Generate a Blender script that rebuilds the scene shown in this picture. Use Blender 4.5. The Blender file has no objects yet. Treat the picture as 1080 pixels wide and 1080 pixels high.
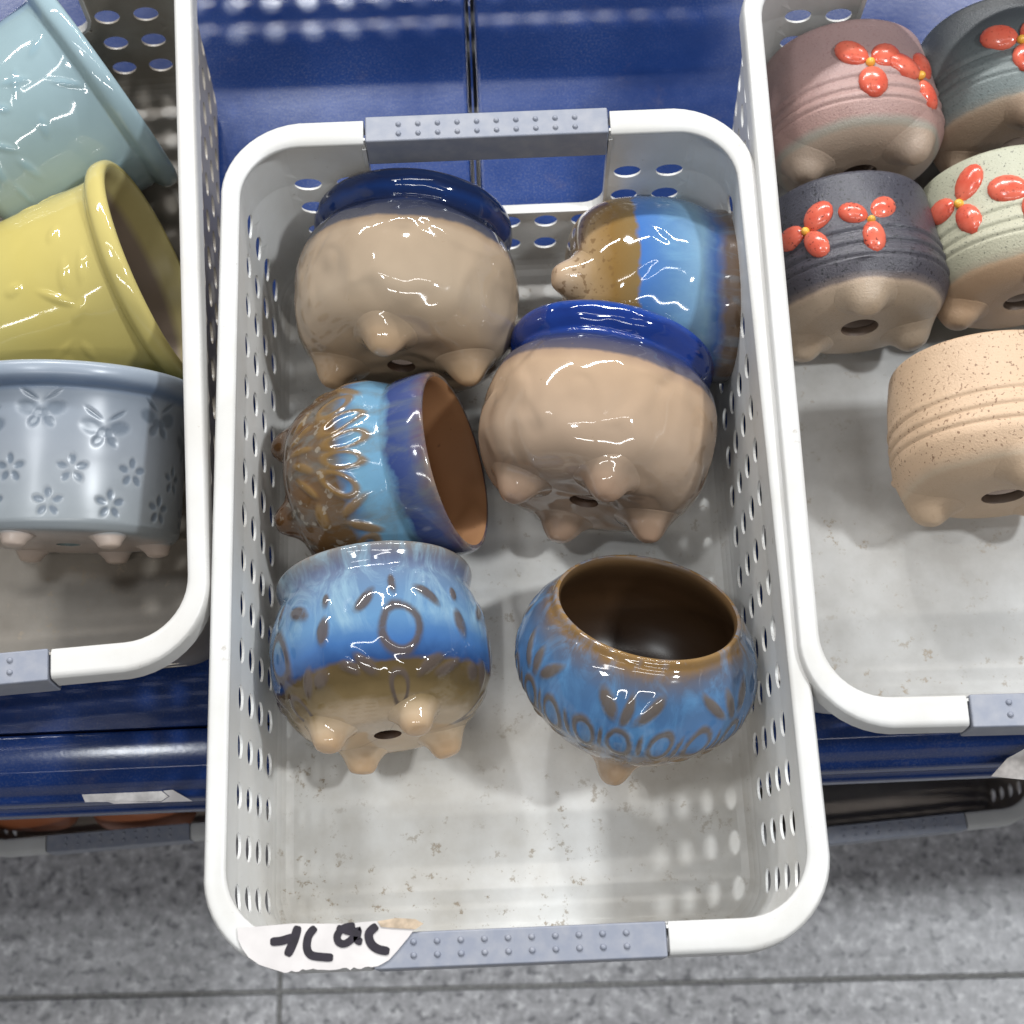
import bpy, bmesh, math, random
import numpy as np
from mathutils import Vector, Matrix, Quaternion
PI = math.pi
random.seed(7); RNG = np.random.default_rng(7)
scene = bpy.context.scene
COL = scene.collection

# ------------------------------------------------------------------ camera
cam_d = bpy.data.cameras.new('camera'); cam = bpy.data.objects.new('camera', cam_d); COL.objects.link(cam)
cam.location = (0.00051, -0.02782, 0.66161)
cam.rotation_euler = (0.33237, 0.00819, -0.04084)
cam_d.sensor_width = 36.0; cam_d.lens = 36.0 * 1588.48 / 1080.0
cam_d.clip_start = 0.02; cam_d.clip_end = 60
cam_d.dof.use_dof = True; cam_d.dof.focus_distance = 0.72; cam_d.dof.aperture_fstop = 13.0
scene.camera = cam
# ------------------------------------------------------------------ world + lamps (shop ceiling)
w = bpy.data.worlds.new('World'); scene.world = w; w.use_nodes = True
bg = w.node_tree.nodes['Background']; bg.inputs[0].default_value = (0.86, 0.93, 1.0, 1); bg.inputs[1].default_value = 0.11
def lamp(name, loc, target, sx, sy, power, col=(1, .985, .965), spread=180):
    d = bpy.data.lights.new(name, 'AREA'); d.shape = 'RECTANGLE'; d.size = sx; d.size_y = sy
    d.energy = power; d.color = col; d.spread = math.radians(spread)
    o = bpy.data.objects.new(name, d); COL.objects.link(o); o.location = loc
    v = Vector(target) - Vector(loc); o.rotation_euler = v.to_track_quat('-Z', 'Y').to_euler()
    return o
T = (0, .2, -.1)
# tube rows along X over the aisle and behind the shelf
for x in (-1.5, -.15, 1.2):
    lamp('ceiling_tube', (x, 2.45, 2.0), (x * .5, .3, 0), 1.1, .05, 31)
for x in (-.8, .6):
    lamp('ceiling_tube', (x, .45, 2.3), (x, .3, 0), 1.1, .05, 4)
    lamp('ceiling_tube', (x, -1.1, 2.2), (x, -.3, -.3), 1.1, .05, 8)
lamp('ceiling_spot', (1.42, .17, 2.05), T, .16, .16, 31, (.93, .97, 1))
lamp('ceiling_spot', (-.92, .12, 2.1), T, .16, .16, 9, (.93, .97, 1))
lamp('ceiling_spot', (-.45, 2.5, 1.95), (-.1, .5, -.1), .12, .12, 22, (.93, .97, 1))
# ------------------------------------------------------------------ view
scene.render.engine = 'CYCLES'
scene.view_settings.view_transform = 'Standard'; scene.view_settings.look = 'None'
scene.view_settings.exposure = 0.12; scene.view_settings.gamma = 1.0

# ================================================================== helpers
def tag(o, label=None, cat=None, group=None, kind=None):
    if label: o['label'] = label
    if cat: o['category'] = cat
    if group: o['group'] = group
    if kind: o['kind'] = kind
    return o
def mesh_obj(name, verts, faces, mat, parent=None, smooth=True, attrs=None, recalc=True):
    me = bpy.data.meshes.new(name)
    me.from_pydata([tuple(map(float, v)) for v in verts] if not isinstance(verts, np.ndarray) else verts.tolist(), [], faces if isinstance(faces, list) else faces.tolist())
    if recalc:
        bm = bmesh.new(); bm.from_mesh(me); bmesh.ops.recalc_face_normals(bm, faces=bm.faces); bm.to_mesh(me); bm.free()
    if smooth: me.polygons.foreach_set('use_smooth', [True] * len(me.polygons))
    if attrs:
        for k, a in attrs.items():
            at = me.attributes.new(k, 'FLOAT', 'POINT'); at.data.foreach_set('value', np.asarray(a, dtype=np.float32))
    me.update()
    if mat: me.materials.append(mat)
    o = bpy.data.objects.new(name, me); COL.objects.link(o)
    if parent: o.parent = parent
    return o
def empty(name, loc=(0, 0, 0), rz=0):
    o = bpy.data.objects.new(name, None); o.empty_display_size = .03; COL.objects.link(o)
    o.location = loc; o.rotation_euler = (0, 0, rz); return o
class Geo:
    def __init__(s): s.v = []; s.f = []
    def add(s, vs, fs):
        b = len(s.v); s.v += [tuple(map(float, v)) for v in vs]; s.f += [tuple(b + i for i in f) for f in fs]
    def box(s, x0, x1, y0, y1, z0, z1):
        s.add([(x0,y0,z0),(x1,y0,z0),(x1,y1,z0),(x0,y1,z0),(x0,y0,z1),(x1,y0,z1),(x1,y1,z1),(x0,y1,z1)],
              [(0,3,2,1),(4,5,6,7),(0,1,5,4),(1,2,6,5),(2,3,7,6),(3,0,4,7)])
    def sweep(s, path, prof, closed=False, cap=True):   # path: list of (point, side, up) ; prof: list of (a,b)
        n = len(prof); b = []
        for P, S, U in path:
            b.append([tuple(np.array(P) + np.array(S) * a + np.array(U) * c) for a, c in prof])
        vs = [p for r in b for p in r]; fs = []
        m = len(path)
        for i in range(m if closed else m - 1):
            for j in range(n):
                k = (i + 1) % m
                fs.append((i*n+j, i*n+(j+1) % n, k*n+(j+1) % n, k*n+j))
        if cap and not closed:
            fs.append(tuple(range(n))); fs.append(tuple((m-1)*n+j for j in reversed(range(n))))
        s.add(vs, fs)
    def build(s, name, mat, parent=None, smooth=False, bevel=0, seg=2):
        o = mesh_obj(name, s.v, s.f, mat, parent, smooth)
        if bevel:
            m = o.modifiers.new('bevel', 'BEVEL'); m.width = bevel; m.segments = seg; m.limit_method = 'ANGLE'; m.angle_limit = .6
            for p in o.data.polygons: p.use_smooth = True
            m.harden_normals = True
        return o

# ------------------------------------------------------------------ node helper
class NT:
    def __init__(s, name):
        s.m = bpy.data.materials.new(name); s.m.use_nodes = True; s.t = s.m.node_tree
        s.b = s.t.nodes['Principled BSDF']; s.co = s.t.nodes.new('ShaderNodeTexCoord')
    def n(s, typ, ins=None, **kw):
        nd = s.t.nodes.new(typ)
        for k, v in kw.items(): setattr(nd, k, v)
        for k, v in (ins or {}).items():
            if isinstance(v, bpy.types.NodeSocket): s.t.links.new(v, nd.inputs[k])
            else: nd.inputs[k].default_value = v
        return nd
    def noise(s, scale, detail=4, rough=.55, vec=None, dist=0, off=None):
        v = vec or s.co.outputs['Object']
        if off is not None: v = s.n('ShaderNodeVectorMath', {0: v, 1: off}, operation='ADD').outputs[0]
        return s.n('ShaderNodeTexNoise', {'Vector': v, 'Scale': scale, 'Detail': detail, 'Roughness': rough, 'Distortion': dist}).outputs['Fac']
    def math(s, op, a, b=0.0, c=0.0, clamp=False):
        return s.n('ShaderNodeMath', {0: a, 1: b, 2: c}, operation=op, use_clamp=clamp).outputs[0]
    def ramp(s, fac, stops, interp='LINEAR'):
        r = s.n('ShaderNodeValToRGB', {'Fac': fac}); cr = r.color_ramp; cr.interpolation = interp
        while len(cr.elements) < len(stops): cr.elements.new(.5)
        for e, (p, c) in zip(cr.elements, stops):
            e.position = p; e.color = (*c, 1) if not isinstance(c, (int, float)) else (c, c, c, 1)
        return r.outputs['Color']
    def mix(s, fac, a, b, mode='MIX'):
        nd = s.n('ShaderNodeMix', data_type='RGBA', blend_type=mode)
        for k, v in ((0, fac), (6, a), (7, b)):
            if isinstance(v, bpy.types.NodeSocket): s.t.links.new(v, nd.inputs[k])
            else: nd.inputs[k].default_value = v if k == 0 else (*v, 1)
        return nd.outputs[2]
    def maprange(s, v, a, b, c=0.0, d=1.0):
        return s.n('ShaderNodeMapRange', {0: v, 1: a, 2: b, 3: c, 4: d}).outputs[0]
    def attr(s, name):
        return s.n('ShaderNodeAttribute', attribute_name=name).outputs['Fac']
    def set(s, **kw):
        names = {'col': 'Base Color', 'rough': 'Roughness', 'metal': 'Metallic', 'spec': 'Specular IOR Level', 'coat': 'Coat Weight', 'coatr': 'Coat Roughness', 'sss': 'Subsurface Weight', 'normal': 'Normal'}
        for k, v in kw.items():
            i = s.b.inputs[names[k]]
            if isinstance(v, bpy.types.NodeSocket): s.t.links.new(v, i)
            else: i.default_value = (*v, 1) if isinstance(v, tuple) else v
        return s
    def bump(s, h, strength=.3, dist=.001, normal=None):
        ins = {'Height': h, 'Strength': strength, 'Distance': dist}
        if normal: ins['Normal'] = normal
        s.set(normal=s.n('ShaderNodeBump', ins).outputs[0]); return s

# ------------------------------------------------------------------ materials of the place
def plastic(name, base, dirt, dirt_amt, rough=.38, floor_z=None, grime=(.30, .25, .19)):
    t = NT(name)
    n1 = t.noise(14, 6, .6); n2 = t.noise(260, 3, .6); n3 = t.noise(60, 5, .7, off=(3, 1, 2))
    c = t.mix(t.maprange(n1, .42, .72, 0, dirt_amt), base, dirt)
    sp = t.math('MULTIPLY', t.maprange(n2, .70, .76), t.maprange(n1, .45, .6))
    c = t.mix(t.math('MULTIPLY', sp, .75), c, grime)
    spk = t.math('MULTIPLY', t.maprange(n3, .66, .74), dirt_amt)
    c = t.mix(spk, c, grime)
    if floor_z is not None:
        z = t.n('ShaderNodeSeparateXYZ', {0: t.co.outputs['Object']}).outputs[2]
        m = t.maprange(z, floor_z + .010, floor_z + .0015)
        grey = t.mix(t.maprange(t.noise(9, 6, .65, off=(7, 2, 0)), .35, .68), tuple(x * .90 for x in base), tuple(x * .74 + .02 for x in dirt))
        grey = t.mix(t.math('MULTIPLY', t.maprange(t.noise(110, 5, .8, off=(1, 5, 0)), .585, .64), t.maprange(n1, .40, .60, .12, 1)), grey, grime)
        c = t.mix(m, c, grey)
    t.set(col=c, rough=rough); t.bump(t.noise(900, 2), .08, .0003)
    return t.m
M_white = plastic('white_plastic', (.76, .76, .745), (.58, .545, .485), .6, floor_z=-.13)
M_dirty = plastic('dirty_white_plastic', (.33, .30, .26), (.20, .165, .125), 1.0, floor_z=-.13)
M_used = plastic('used_white_plastic', (.62, .62, .61), (.45, .43, .40), .8, floor_z=-.13)
M_rim = plastic('rim_plastic', (.60, .597, .585), (.47, .45, .41), .7)
M_rimd = plastic('worn_rim_plastic', (.58, .57, .55), (.46, .43, .39), .5)
def grey_plastic():
    t = NT('grey_plastic'); n = t.noise(120, 4)
    t.set(col=t.mix(t.maprange(n, .4, .75), (.215, .232, .285), (.28, .288, .325)), rough=.42); t.bump(t.noise(1500, 2), .15, .0002); return t.m
M_grey = grey_plastic()
def blue_paint(name, dust):
    t = NT(name)
    n1 = t.noise(7, 7, .65); n2 = t.noise(800, 3, .7)
    mp = t.n('ShaderNodeMapping', {'Vector': t.co.outputs['Object'], 'Scale': (60, 900, 60), 'Rotation': (0, 0, .9)}).outputs[0]
    scr = t.noise(1.0, 2, .5, vec=mp)
    c = t.mix(t.maprange(n1, .35, .7), (.007, .025, .115), (.012, .040, .17))
    c = t.mix(t.math('MULTIPLY', t.maprange(n2, .48, .75), t.maprange(n1, .4, .65, .1 * dust, dust)), c, (.16, .17, .20))
    c = t.mix(t.math('MULTIPLY', t.maprange(scr, .72, .78), .22 * dust), c, (.30, .33, .42))
    n3 = t.noise(30, 5, .7, off=(4, 4, 4))
    c = t.mix(t.maprange(n3, .60, .78, 0, .35 * dust), c, (.17, .13, .10))
    t.set(col=c, rough=t.maprange(n1, .3, .7, .12, .24), spec=.3); t.bump(t.noise(300, 3), .08, .0004); return t.m
M_blue = blue_paint('blue_shelf_paint', .55); M_blued = blue_paint('dusty_blue_paint', .6)
def simple(name, col, rough=.5, var=.15, scale=80, metal=0):
    t = NT(name); n = t.noise(scale, 5)
    t.set(col=t.mix(t.maprange(n, .35, .7), tuple(c * (1 - var) for c in col), tuple(min(1, c * (1 + var)) for c in col)), rough=rough, metal=metal); return t.m
M_black = simple('dark_seam', (.012, .012, .014), .4)
M_ink = simple('marker_ink', (.014, .010, .018), .75, .3, 300)
M_paper = simple('label_paper', (.57, .54, .53), .6, .10, 40)
M_tag = simple('silver_tag', (.55, .52, .50), .35, .2, 200)

# ================================================================== SETTING: tile floor
FZ = -.80
def tile_mat():
    t = NT('granite_tile')
    n1 = t.noise(80, 4, .7); n2 = t.noise(100, 2, .5, off=(2, 3, 1)); n3 = t.noise(3, 3)
    c = t.ramp(n1, [(.36, (.32, .315, .32)), (.47, (.44, .43, .44)), (.56, (.56, .55, .56)), (.66, (.80, .79, .79))])
    c = t.mix(t.maprange(n2, .60, .66, 0, .75), c, (.48, .47, .48))
    c = t.mix(t.maprange(n2, .42, .36, 0, .6), c, (.10, .10, .11))
    c = t.mix(t.maprange(n3, .35, .7, 0, .10), c, (.15, .155, .175))
    t.set(col=c, rough=.38); t.bump(n1, .05, .0005); return t.m
M_tile = tile_mat(); M_grout = simple('grout', (.30, .295, .285), .8, .3, 300)
grout = Geo(); grout.add([(-6, -5, FZ - .004), (6, -5, FZ - .004), (6, 6, FZ - .004), (-6, 6, FZ - .004)], [(0, 1, 2, 3)])
tag(grout.build('floor_bed', M_grout), kind='structure')
tl = Geo(); g = .0019; TS = .80
for ix in range(-5, 6):
    for iy in range(-5, 5):
        sx = -.2255
        x0 = sx + ix * TS; y0 = .0120 + iy * TS
        tl.box(x0 + g, x0 + TS - g, y0 + g, y0 + TS - g, FZ - .02, FZ)
floor = tl.build('floor', M_tile, bevel=.0012, seg=1); floor.rotation_euler.z = math.radians(-1.1); tag(floor, kind='structure')

# ================================================================== shelf unit
SZ = -.1325                     # top of the shelf boards
shelf = empty('shelf', (0, .13, SZ))
tag(shelf, 'dusty blue metal shelf under the three full baskets', 'shelf')
def child(o, root): o.parent = root; o.matrix_parent_inverse = root.matrix_basis.inverted(); return o
def panel(x0, x1):
    gq = Geo(); r = .002
    prof = [(x0, -.03), (x0, -r), (x0 + r * .3, -r * .3), (x0 + r, 0), (x1 - r, 0), (x1 - r * .3, -r * .3), (x1, -r), (x1, -.03)]
    vs = []; 
    for y in (.1335, .95): vs += [(x, y, SZ + z) for x, z in prof]
    n = len(prof); fs = [(i, i + 1, n + i + 1, n + i) for i in range(n - 1)] + [tuple(range(n))[::-1]]
    gq.add(vs, fs); return gq
child(panel(-1.1, -.0112).build('shelf_board', M_blue), shelf)
child(panel(-.0048, 1.1).build('shelf_board', M_blue), shelf)
sg = Geo(); sg.box(-.0108, -.0052, .134, .95, SZ - .03, SZ - .012); child(sg.build('seam_strip', M_black), shelf)
hs = Geo(); hs.box(-.0086, -.0076, .134, .95, SZ - .012, SZ - .003); child(hs.build('folded_edge', M_blue), shelf)
# front rail: bent sheet profile (y, z)
def rail(y, z0, L=1.1):
    pr = [(.1325, -.026), (.1325, -.0015), (.1310, 0), (.124, .0002), (.112, -.0015), (.106, -.006), (.1035, -.012), (.1025, -.017), (.1005, -.0185),
          (.0990, -.0195), (.0982, -.022), (.0980, -.034), (.0968, -.037), (.0955, -.0385), (.0950, -.041), (.0950, -.050), (.0972, -.052), (.100, -.050), (.101, -.040), (.1325, -.030)]
    gq = Geo(); gq.sweep([((x, y, z0), (0, 1, 0), (0, 0, 1)) for x in np.linspace(-L, L, 3)], pr); return gq
r_ = rail(0, SZ).build('front_rail', M_blued); child(r_, shelf)
m = r_.modifiers.new('b', 'BEVEL'); m.width = .0012; m.segments = 2; m.limit_method = 'ANGLE'; m.angle_limit = .3
for p in r_.data.polygons: p.use_smooth = True
# worn price tags on the rail
def ribbon(name, pts, mat, parent, th=.0004):
    gq = Geo(); n = len(pts); vs = list(pts) + [(x, y, z + th) for x, y, z in pts]
    gq.add(vs, [tuple(range(n))[::-1], tuple(range(n, 2 * n))] + [(i, (i + 1) % n, n + (i + 1) % n, n + i) for i in range(n)])
    o = gq.build(name, mat); child(o, parent); return o
# lower shelf
LZ = -.50
low = empty('shelf', (0, .13, LZ))
tag(low, 'lower board of the display shelf, in shade below the blue rail', 'shelf')
gq = Geo(); gq.box(-1.1, 1.1, .20, .95, LZ - .03, LZ); child(gq.build('shelf_board', M_blued, bevel=.002), low)

# ================================================================== basket
A = .135; LN = .4162; CY = LN / 2
def wall_scale(z):
    # inner half sizes against depth: inset from outer rim
    xs = np.interp(-z, [0, .012, .042, .109, .122, .1265, .1292, .13], [.1262, .1272, .1278, .1248, .1240, .1225, .1190, .1150])
    ys = np.interp(-z, [0, .012, .042, .109, .122, .1265, .1292, .13], [.1955, .1962, .1972, .1935, .1925, .1908, .1873, .1833])
    return xs, ys
def rrect(hx, hy, r, s_list):
    """points on rounded rectangle; s measured on x/y position keys"""
def basket(name, loc, rz, label, mats, hole_rows=True, handle_half=.0623, group='baskets on the shelf', sc=1.0, taper=0.0):
    m_wall, m_rim = mats
    root = empty(name, loc, rz); root.scale = (sc, sc, sc)
    tag(root, label, 'basket', group)
    hx0, hy0, rc = .1278, .1972, .026
    # perimeter breakpoints, quarter built then mirrored : arc length from far middle (x=0) clockwise to side middle
    # each column: (s0, s1, holerows or None)
    Lx = hx0 - rc; arc = rc * PI / 2; Ly = hy0 - rc
    def pos(s):    # quarter position: starts at (0,hy) goes to (hx,0)
        if s <= Lx: return s, hy0
        if s <= Lx + arc:
            a = (s - Lx) / rc; return Lx + rc * math.sin(a), Ly + rc * math.cos(a)
        return hx0, Ly - (s - Lx - arc)
    def s_of_y(y):
        # side position
        if y <= Ly: return Lx + arc + Ly - y
        a = math.acos(min(1, (y - Ly) / rc)); return Lx + rc * a
    cols = []
    for k in range(3): cols.append((.021 * k, .021 * (k + 1), 'mid'))
    cols.append((.063, .0855, 'end')); cols.append((.0855, .108, 'end'))
    ysl = [(.011 + .02296 * (8 - i)) for i in range(0, 9)]    # cell borders on the side wall, from corner to middle
    first = s_of_y(.1842)
    nplain = 3
    for k in range(nplain): cols.append((.108 + (first - .108) * k / nplain, .108 + (first - .108) * (k + 1) / nplain, 'plain'))
    for i in range(8):
        cols.append((s_of_y(.1842 - .023025 * i), s_of_y(.1842 - .023025 * (i + 1)), 'side'))
    rows = [(0, -.012, 0), (-.012, -.031, 0), (-.031, -.0531, 1), (-.0531, -.0753, 2), (-.0753, -.0977, 3), (-.0977, -.120, 4),
            (-.120, -.1245, 0), (-.1245, -.1275, 0), (-.1275, -.1292, 0), (-.1292, -.13, 0)]
    NB = 6
    V = []; F = []
    def addp(s, z, q):
        x, y = pos(s); kx, ky = wall_scale(z)
        X = x * kx / hx0 * (1 if q in (0, 3) else -1); Y = y * ky / hy0 * (1 if q in (0, 1) else -1)
        Y += taper * (-z / .13) * max(0.0, min(1.0, -Y / .19)) if Y < 0 else 0
        V.append((X, CY + Y, z)); return len(V) - 1
    for q in range(4):
        flip = q in (1, 3)
        for s0, s1, kind in cols:
            for z0, z1, rw in rows:
                if kind == 'mid' and z0 > -.0753 + 1e-6 and rw in (0, 1, 2) and z0 > -.07: 
                    continue
                hole = rw > 0 and kind != 'plain'
                bd = [(i / NB, 0) for i in range(NB)] + [(1, i / NB) for i in range(NB)] + [(1 - i / NB, 1) for i in range(NB)] + [(0, 1 - i / NB) for i in range(NB)]
                if hole:
                    cw = s1 - s0; chh = z0 - z1
                    ax = .0064 if kind == 'side' else (.0066 if kind == 'mid' else .0073); az = .0062 if kind == 'side' else .0056
                    ids = [addp(s0 + u * cw, z0 + v * (z1 - z0), q) for u, v in bd]
                    ei = []
                    for u, v in bd:
                        a = math.atan2((v - .5), (u - .5))
                        ei.append(addp((s0 + s1) / 2 + ax * math.cos(a), (z0 + z1) / 2 - az * math.sin(a), q))
                    nb = len(bd)
                    for i in range(nb):
                        j = (i + 1) % nb; f = (ids[i], ids[j], ei[j], ei[i]); F.append(f[::-1] if flip else f)
                else:
                    nz = NB if rw > 0 or (z0 - z1) > .01 else 1
                    grid = [[addp(s0 + (s1 - s0) * i / NB, z0 + (z1 - z0) * j / nz, q) for i in range(NB + 1)] for j in range(nz + 1)]
                    for j in range(nz):
                        for i in range(NB):
                            f = (grid[j][i], grid[j][i + 1], grid[j + 1][i + 1], grid[j + 1][i]); F.append(f[::-1] if flip else f)
    me = bpy.data.meshes.new('wall'); me.from_pydata(V, [], F)
    bm = bmesh.new(); bm.from_mesh(me); bmesh.ops.remove_doubles(bm, verts=bm.verts, dist=2e-5)
    # floor: close the bottom loop
    be = [e for e in bm.edges if e.is_boundary and all(abs(v.co.z + .13) < 1e-5 for v in e.verts)]
    bmesh.ops.holes_fill(bm, edges=be, sides=0)
    bmesh.ops.recalc_face_normals(bm, faces=bm.faces)
    fl = max(bm.faces, key=lambda f: f.calc_area())
    if fl.normal.z < 0: bmesh.ops.reverse_faces(bm, faces=bm.faces)
    for f in bm.faces: f.smooth = False
    bm.to_mesh(me); bm.free(); me.materials.append(m_wall)
    o = bpy.data.objects.new('shell', me); COL.objects.link(o); o.parent = root
    sm = o.modifiers.new('thick', 'SOLIDIFY'); sm.thickness = .0013; sm.offset = -1; sm.use_even_offset = False
    # opening frame under each handle (rounded lower corners) + corner fillets
    hh = handle_half + .0007
    for sy in (1, -1):
        gq = Geo(); yy = CY + sy * (.1950)
        path = []
        def yz(z): return CY + sy * (wall_scale(max(z, -.12))[1] + .0011) + (taper * -z / .13 if sy < 0 else 0)
        pts = []
        R_ = .012; zb = -.0753
        pts += [(-hh, z) for z in np.linspace(-.006, zb + R_, 4)]
        pts += [(-hh + R_ - R_ * math.cos(a), zb + R_ - R_ * math.sin(a)) for a in np.linspace(.2, PI / 2, 6)]
        pts += [(-x, z) for x, z in reversed(pts)]
        for i, (x, z) in enumerate(pts):
            a = np.array(pts[max(0, i - 1)]); b = np.array(pts[min(len(pts) - 1, i + 1)]); d = (b - a) / np.linalg.norm(b - a)
            path.append(((x, yz(z), z), (d[1], 0, -d[0]), (0, sy, 0)))
        gq.sweep(path, [(-.0008, -.0032), (.0012, -.0032), (.0012, .0022), (-.0008, .0022)])
        # fillet corner webs
        for sx in (1, -1):
            c = [(sx * (hh - R_ + R_ * math.cos(a)), zb + R_ - R_ * math.sin(a)) for a in np.linspace(0, PI / 2, 7)]
            vs = [(sx * hh, yz(zb), zb)] + [(x, yz(z), z) for x, z in c] + [(sx * hh, yz(zb) + sy * .0015, zb)] + [(x, yz(z) + sy * .0015, z) for x, z in c]
            fs = [(0, i, i + 1) for i in range(1, 7)] + [(8, 8 + i + 1, 8 + i) for i in range(1, 7)] 
            gq.add(vs, fs)
        gq.build('handle_opening_frame', m_rim, root, smooth=False)
    # rim: two C shaped sweeps
    prof = [(.0002, -.0008), (.0012, .0002), (.0024, .0006), (.0078, .0006), (.0090, .0002), (.0098, -.0010), (.0100, -.004), (.0103, -.0125), (.0088, -.0125), (.0082, -.004), (.0020, -.0022), (.0002, -.003)]
    hxr, hyr = A - .0100, CY - .0145
    gq = Geo(); rr = .029
    for sx in (1, -1):
        path = []
        def node(px, py, nx, ny, wf): path.append(((px, CY + py, 0), (nx * wf, ny * wf, 0), (0, 0, 1)))
        for x in (handle_half + .0006, .075, hxr - rr): node(sx * x, hyr, 0, 1, 1.45)
        for a in np.linspace(0, PI / 2, 13)[1:-1]: node(sx * (hxr - rr + rr * math.sin(a)), hyr - rr + rr * math.cos(a), sx * math.sin(a), math.cos(a), 1.45 - .45 * a / (PI / 2))
        for y in np.linspace(hyr - rr, -(hyr - rr), 9): node(sx * hxr, y, sx, 0, 1)
        for a in np.linspace(0, PI / 2, 13)[1:-1]: node(sx * (hxr - rr + rr * math.cos(a)), -(hyr - rr + rr * math.sin(a)), sx * math.cos(a), -math.sin(a), 1 + .45 * a / (PI / 2))
        for x in (hxr - rr, .075, handle_half + .0006): node(sx * x, -hyr, 0, -1, 1.45)
        gq.sweep(path, prof)
    o = gq.build('rim', m_rim, root, smooth=False, bevel=.0006)
    # handles
    for sy in (1, -1):
        gq = Geo(); h = handle_half - .0003
        y0, y1 = CY + sy * (hyr + .0003), CY + sy * (hyr + .0152)
        gq.box(-h, h, min(y0, y1), max(y0, y1), -.0205, .0011)
        ho = gq.build('handle', M_grey, root, bevel=.0009, seg=2)
        d = Geo()
        for i in range(10):
            for j in range(2):
                cx = -.045 + i * .01; cy = CY + sy * (hyr + .0044 + j * .0055)
                vs = []; fs = []
                for k, (r, z) in enumerate(((.0015, .0009), (.0013, .0017), (.0007, .0022))):
                    vs += [(cx + r * math.cos(a), cy + r * math.sin(a), z) for a in np.linspace(0, 2 * PI, 11)[:-1]]
                vs.append((cx, cy, .0023))
                for k in range(2): fs += [(k * 10 + i2, k * 10 + (i2 + 1) % 10, (k + 1) * 10 + (i2 + 1) % 10, (k + 1) * 10 + i2) for i2 in range(10)]
                fs += [(20 + i2, 20 + (i2 + 1) % 10, 30) for i2 in range(10)]
                d.add(vs, fs)
        d.build('grip_bumps', M_grey, ho, smooth=True)
    return root
B_MID = basket('plastic_basket', (0, 0, 0), 0, 'white basket in the middle with a handwritten paper label taped on its front rim', (M_white, M_rim))
LROT = math.radians(3.0)
def corner_place(px, py, lx, ly, rz):
    c, s = math.cos(rz), math.sin(rz); return px - (lx * c - ly * s), py - (lx * s + ly * c)
lx, ly = corner_place(-.1385, .225, A, .091, LROT)
B_LEFT = basket('plastic_basket', (lx, ly, .0), LROT, 'grimy white basket at the left holding the yellow pot', (M_dirty, M_rimd), taper=.018)
RROT = math.radians(-1.0)
rx, ry = corner_place(.1315, .225, -A, .133, RROT)
B_RIGHT = basket('plastic_basket', (rx, ry, .0045), RROT, 'white plastic basket at the right holding the small pots with red flowers', (M_used, M_rim), taper=.018)
B_BACK = basket('plastic_basket', (.19, .782, 0), PI / 2, 'empty white basket in the row behind, just outside the top of the photo', (M_white, M_rim))
M_low = simple('shade_browned_plastic', (.36, .31, .27), .5, .12, 30)  # dark brown tone paints in the shade of the lower baskets

# ---- taped paper label with marker writing on the middle basket
lab = Geo()
top = [(-.1195, .0186), (-.0960, .0196), (-.0750, .0186), (-.0600, .0192), (-.0445, .0184), (-.0432, .0168), (-.0470, .0120), (-.0520, .0065), (-.0555, .0030), (-.0600, .0008)]
bot = [(x, .0004 + RNG.uniform(-.0007, .0005)) for x in np.linspace(-.0625, -.101, 26)] + [(-.1055, .0018), (-.1100, .0034), (-.1145, .0066), (-.1172, .0102), (-.1190, .0140)]
poly = top + bot; n = len(poly)
lab.add([(x, y, .00195) for x, y in poly] + [(x, y, .0016) for x, y in poly], [tuple(range(n))[::-1], tuple(range(n, 2 * n))] + [(i, (i + 1) % n, n + (i + 1) % n, n + i) for i in range(n)])
LAB = lab.build('paper_label', M_paper, B_MID)
def stroke(gq, pts, w, z0=.00205, z1=.00235):
    P = [np.array(p, float) for p in pts]
    # smooth a little
    Q = []
    for i in range(len(P) - 1):
        a = P[max(0, i - 1)]; b = P[i]; c = P[i + 1]; d = P[min(len(P) - 1, i + 2)]
        for t in np.linspace(0, 1, 6, endpoint=False):
            Q.append(.5 * (2 * b + (c - a) * t + (2 * a - 5 * b + 4 * c - d) * t * t + (3 * b - a - 3 * c + d) * t ** 3))
    Q.append(P[-1]); n = len(Q); L = []; Rr = []
    for i, q in enumerate(Q):
        d = Q[min(n - 1, i + 1)] - Q[max(0, i - 1)]; d /= (np.linalg.norm(d) + 1e-9); nn = np.array([-d[1], d[0]])
        e_ = min(i, n - 1 - i); ww = w * .5 * (.55, .85, .97)[e_] if e_ < 3 else w * .5
        L.append(q + nn * ww); Rr.append(q - nn * ww)
    loop = L + Rr[::-1]; m_ = len(loop)
    vs = [(x, y, z1) for x, y in loop] + [(x, y, z0) for x, y in loop]
    fs = [(i, i + 1, m_ - 2 - i, m_ - 1 - i) for i in range(n - 1)] + [(i, (i + 1) % m_, m_ + (i + 1) % m_, m_ + i) for i in range(m_)]
    gq.add(vs, fs)
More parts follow.
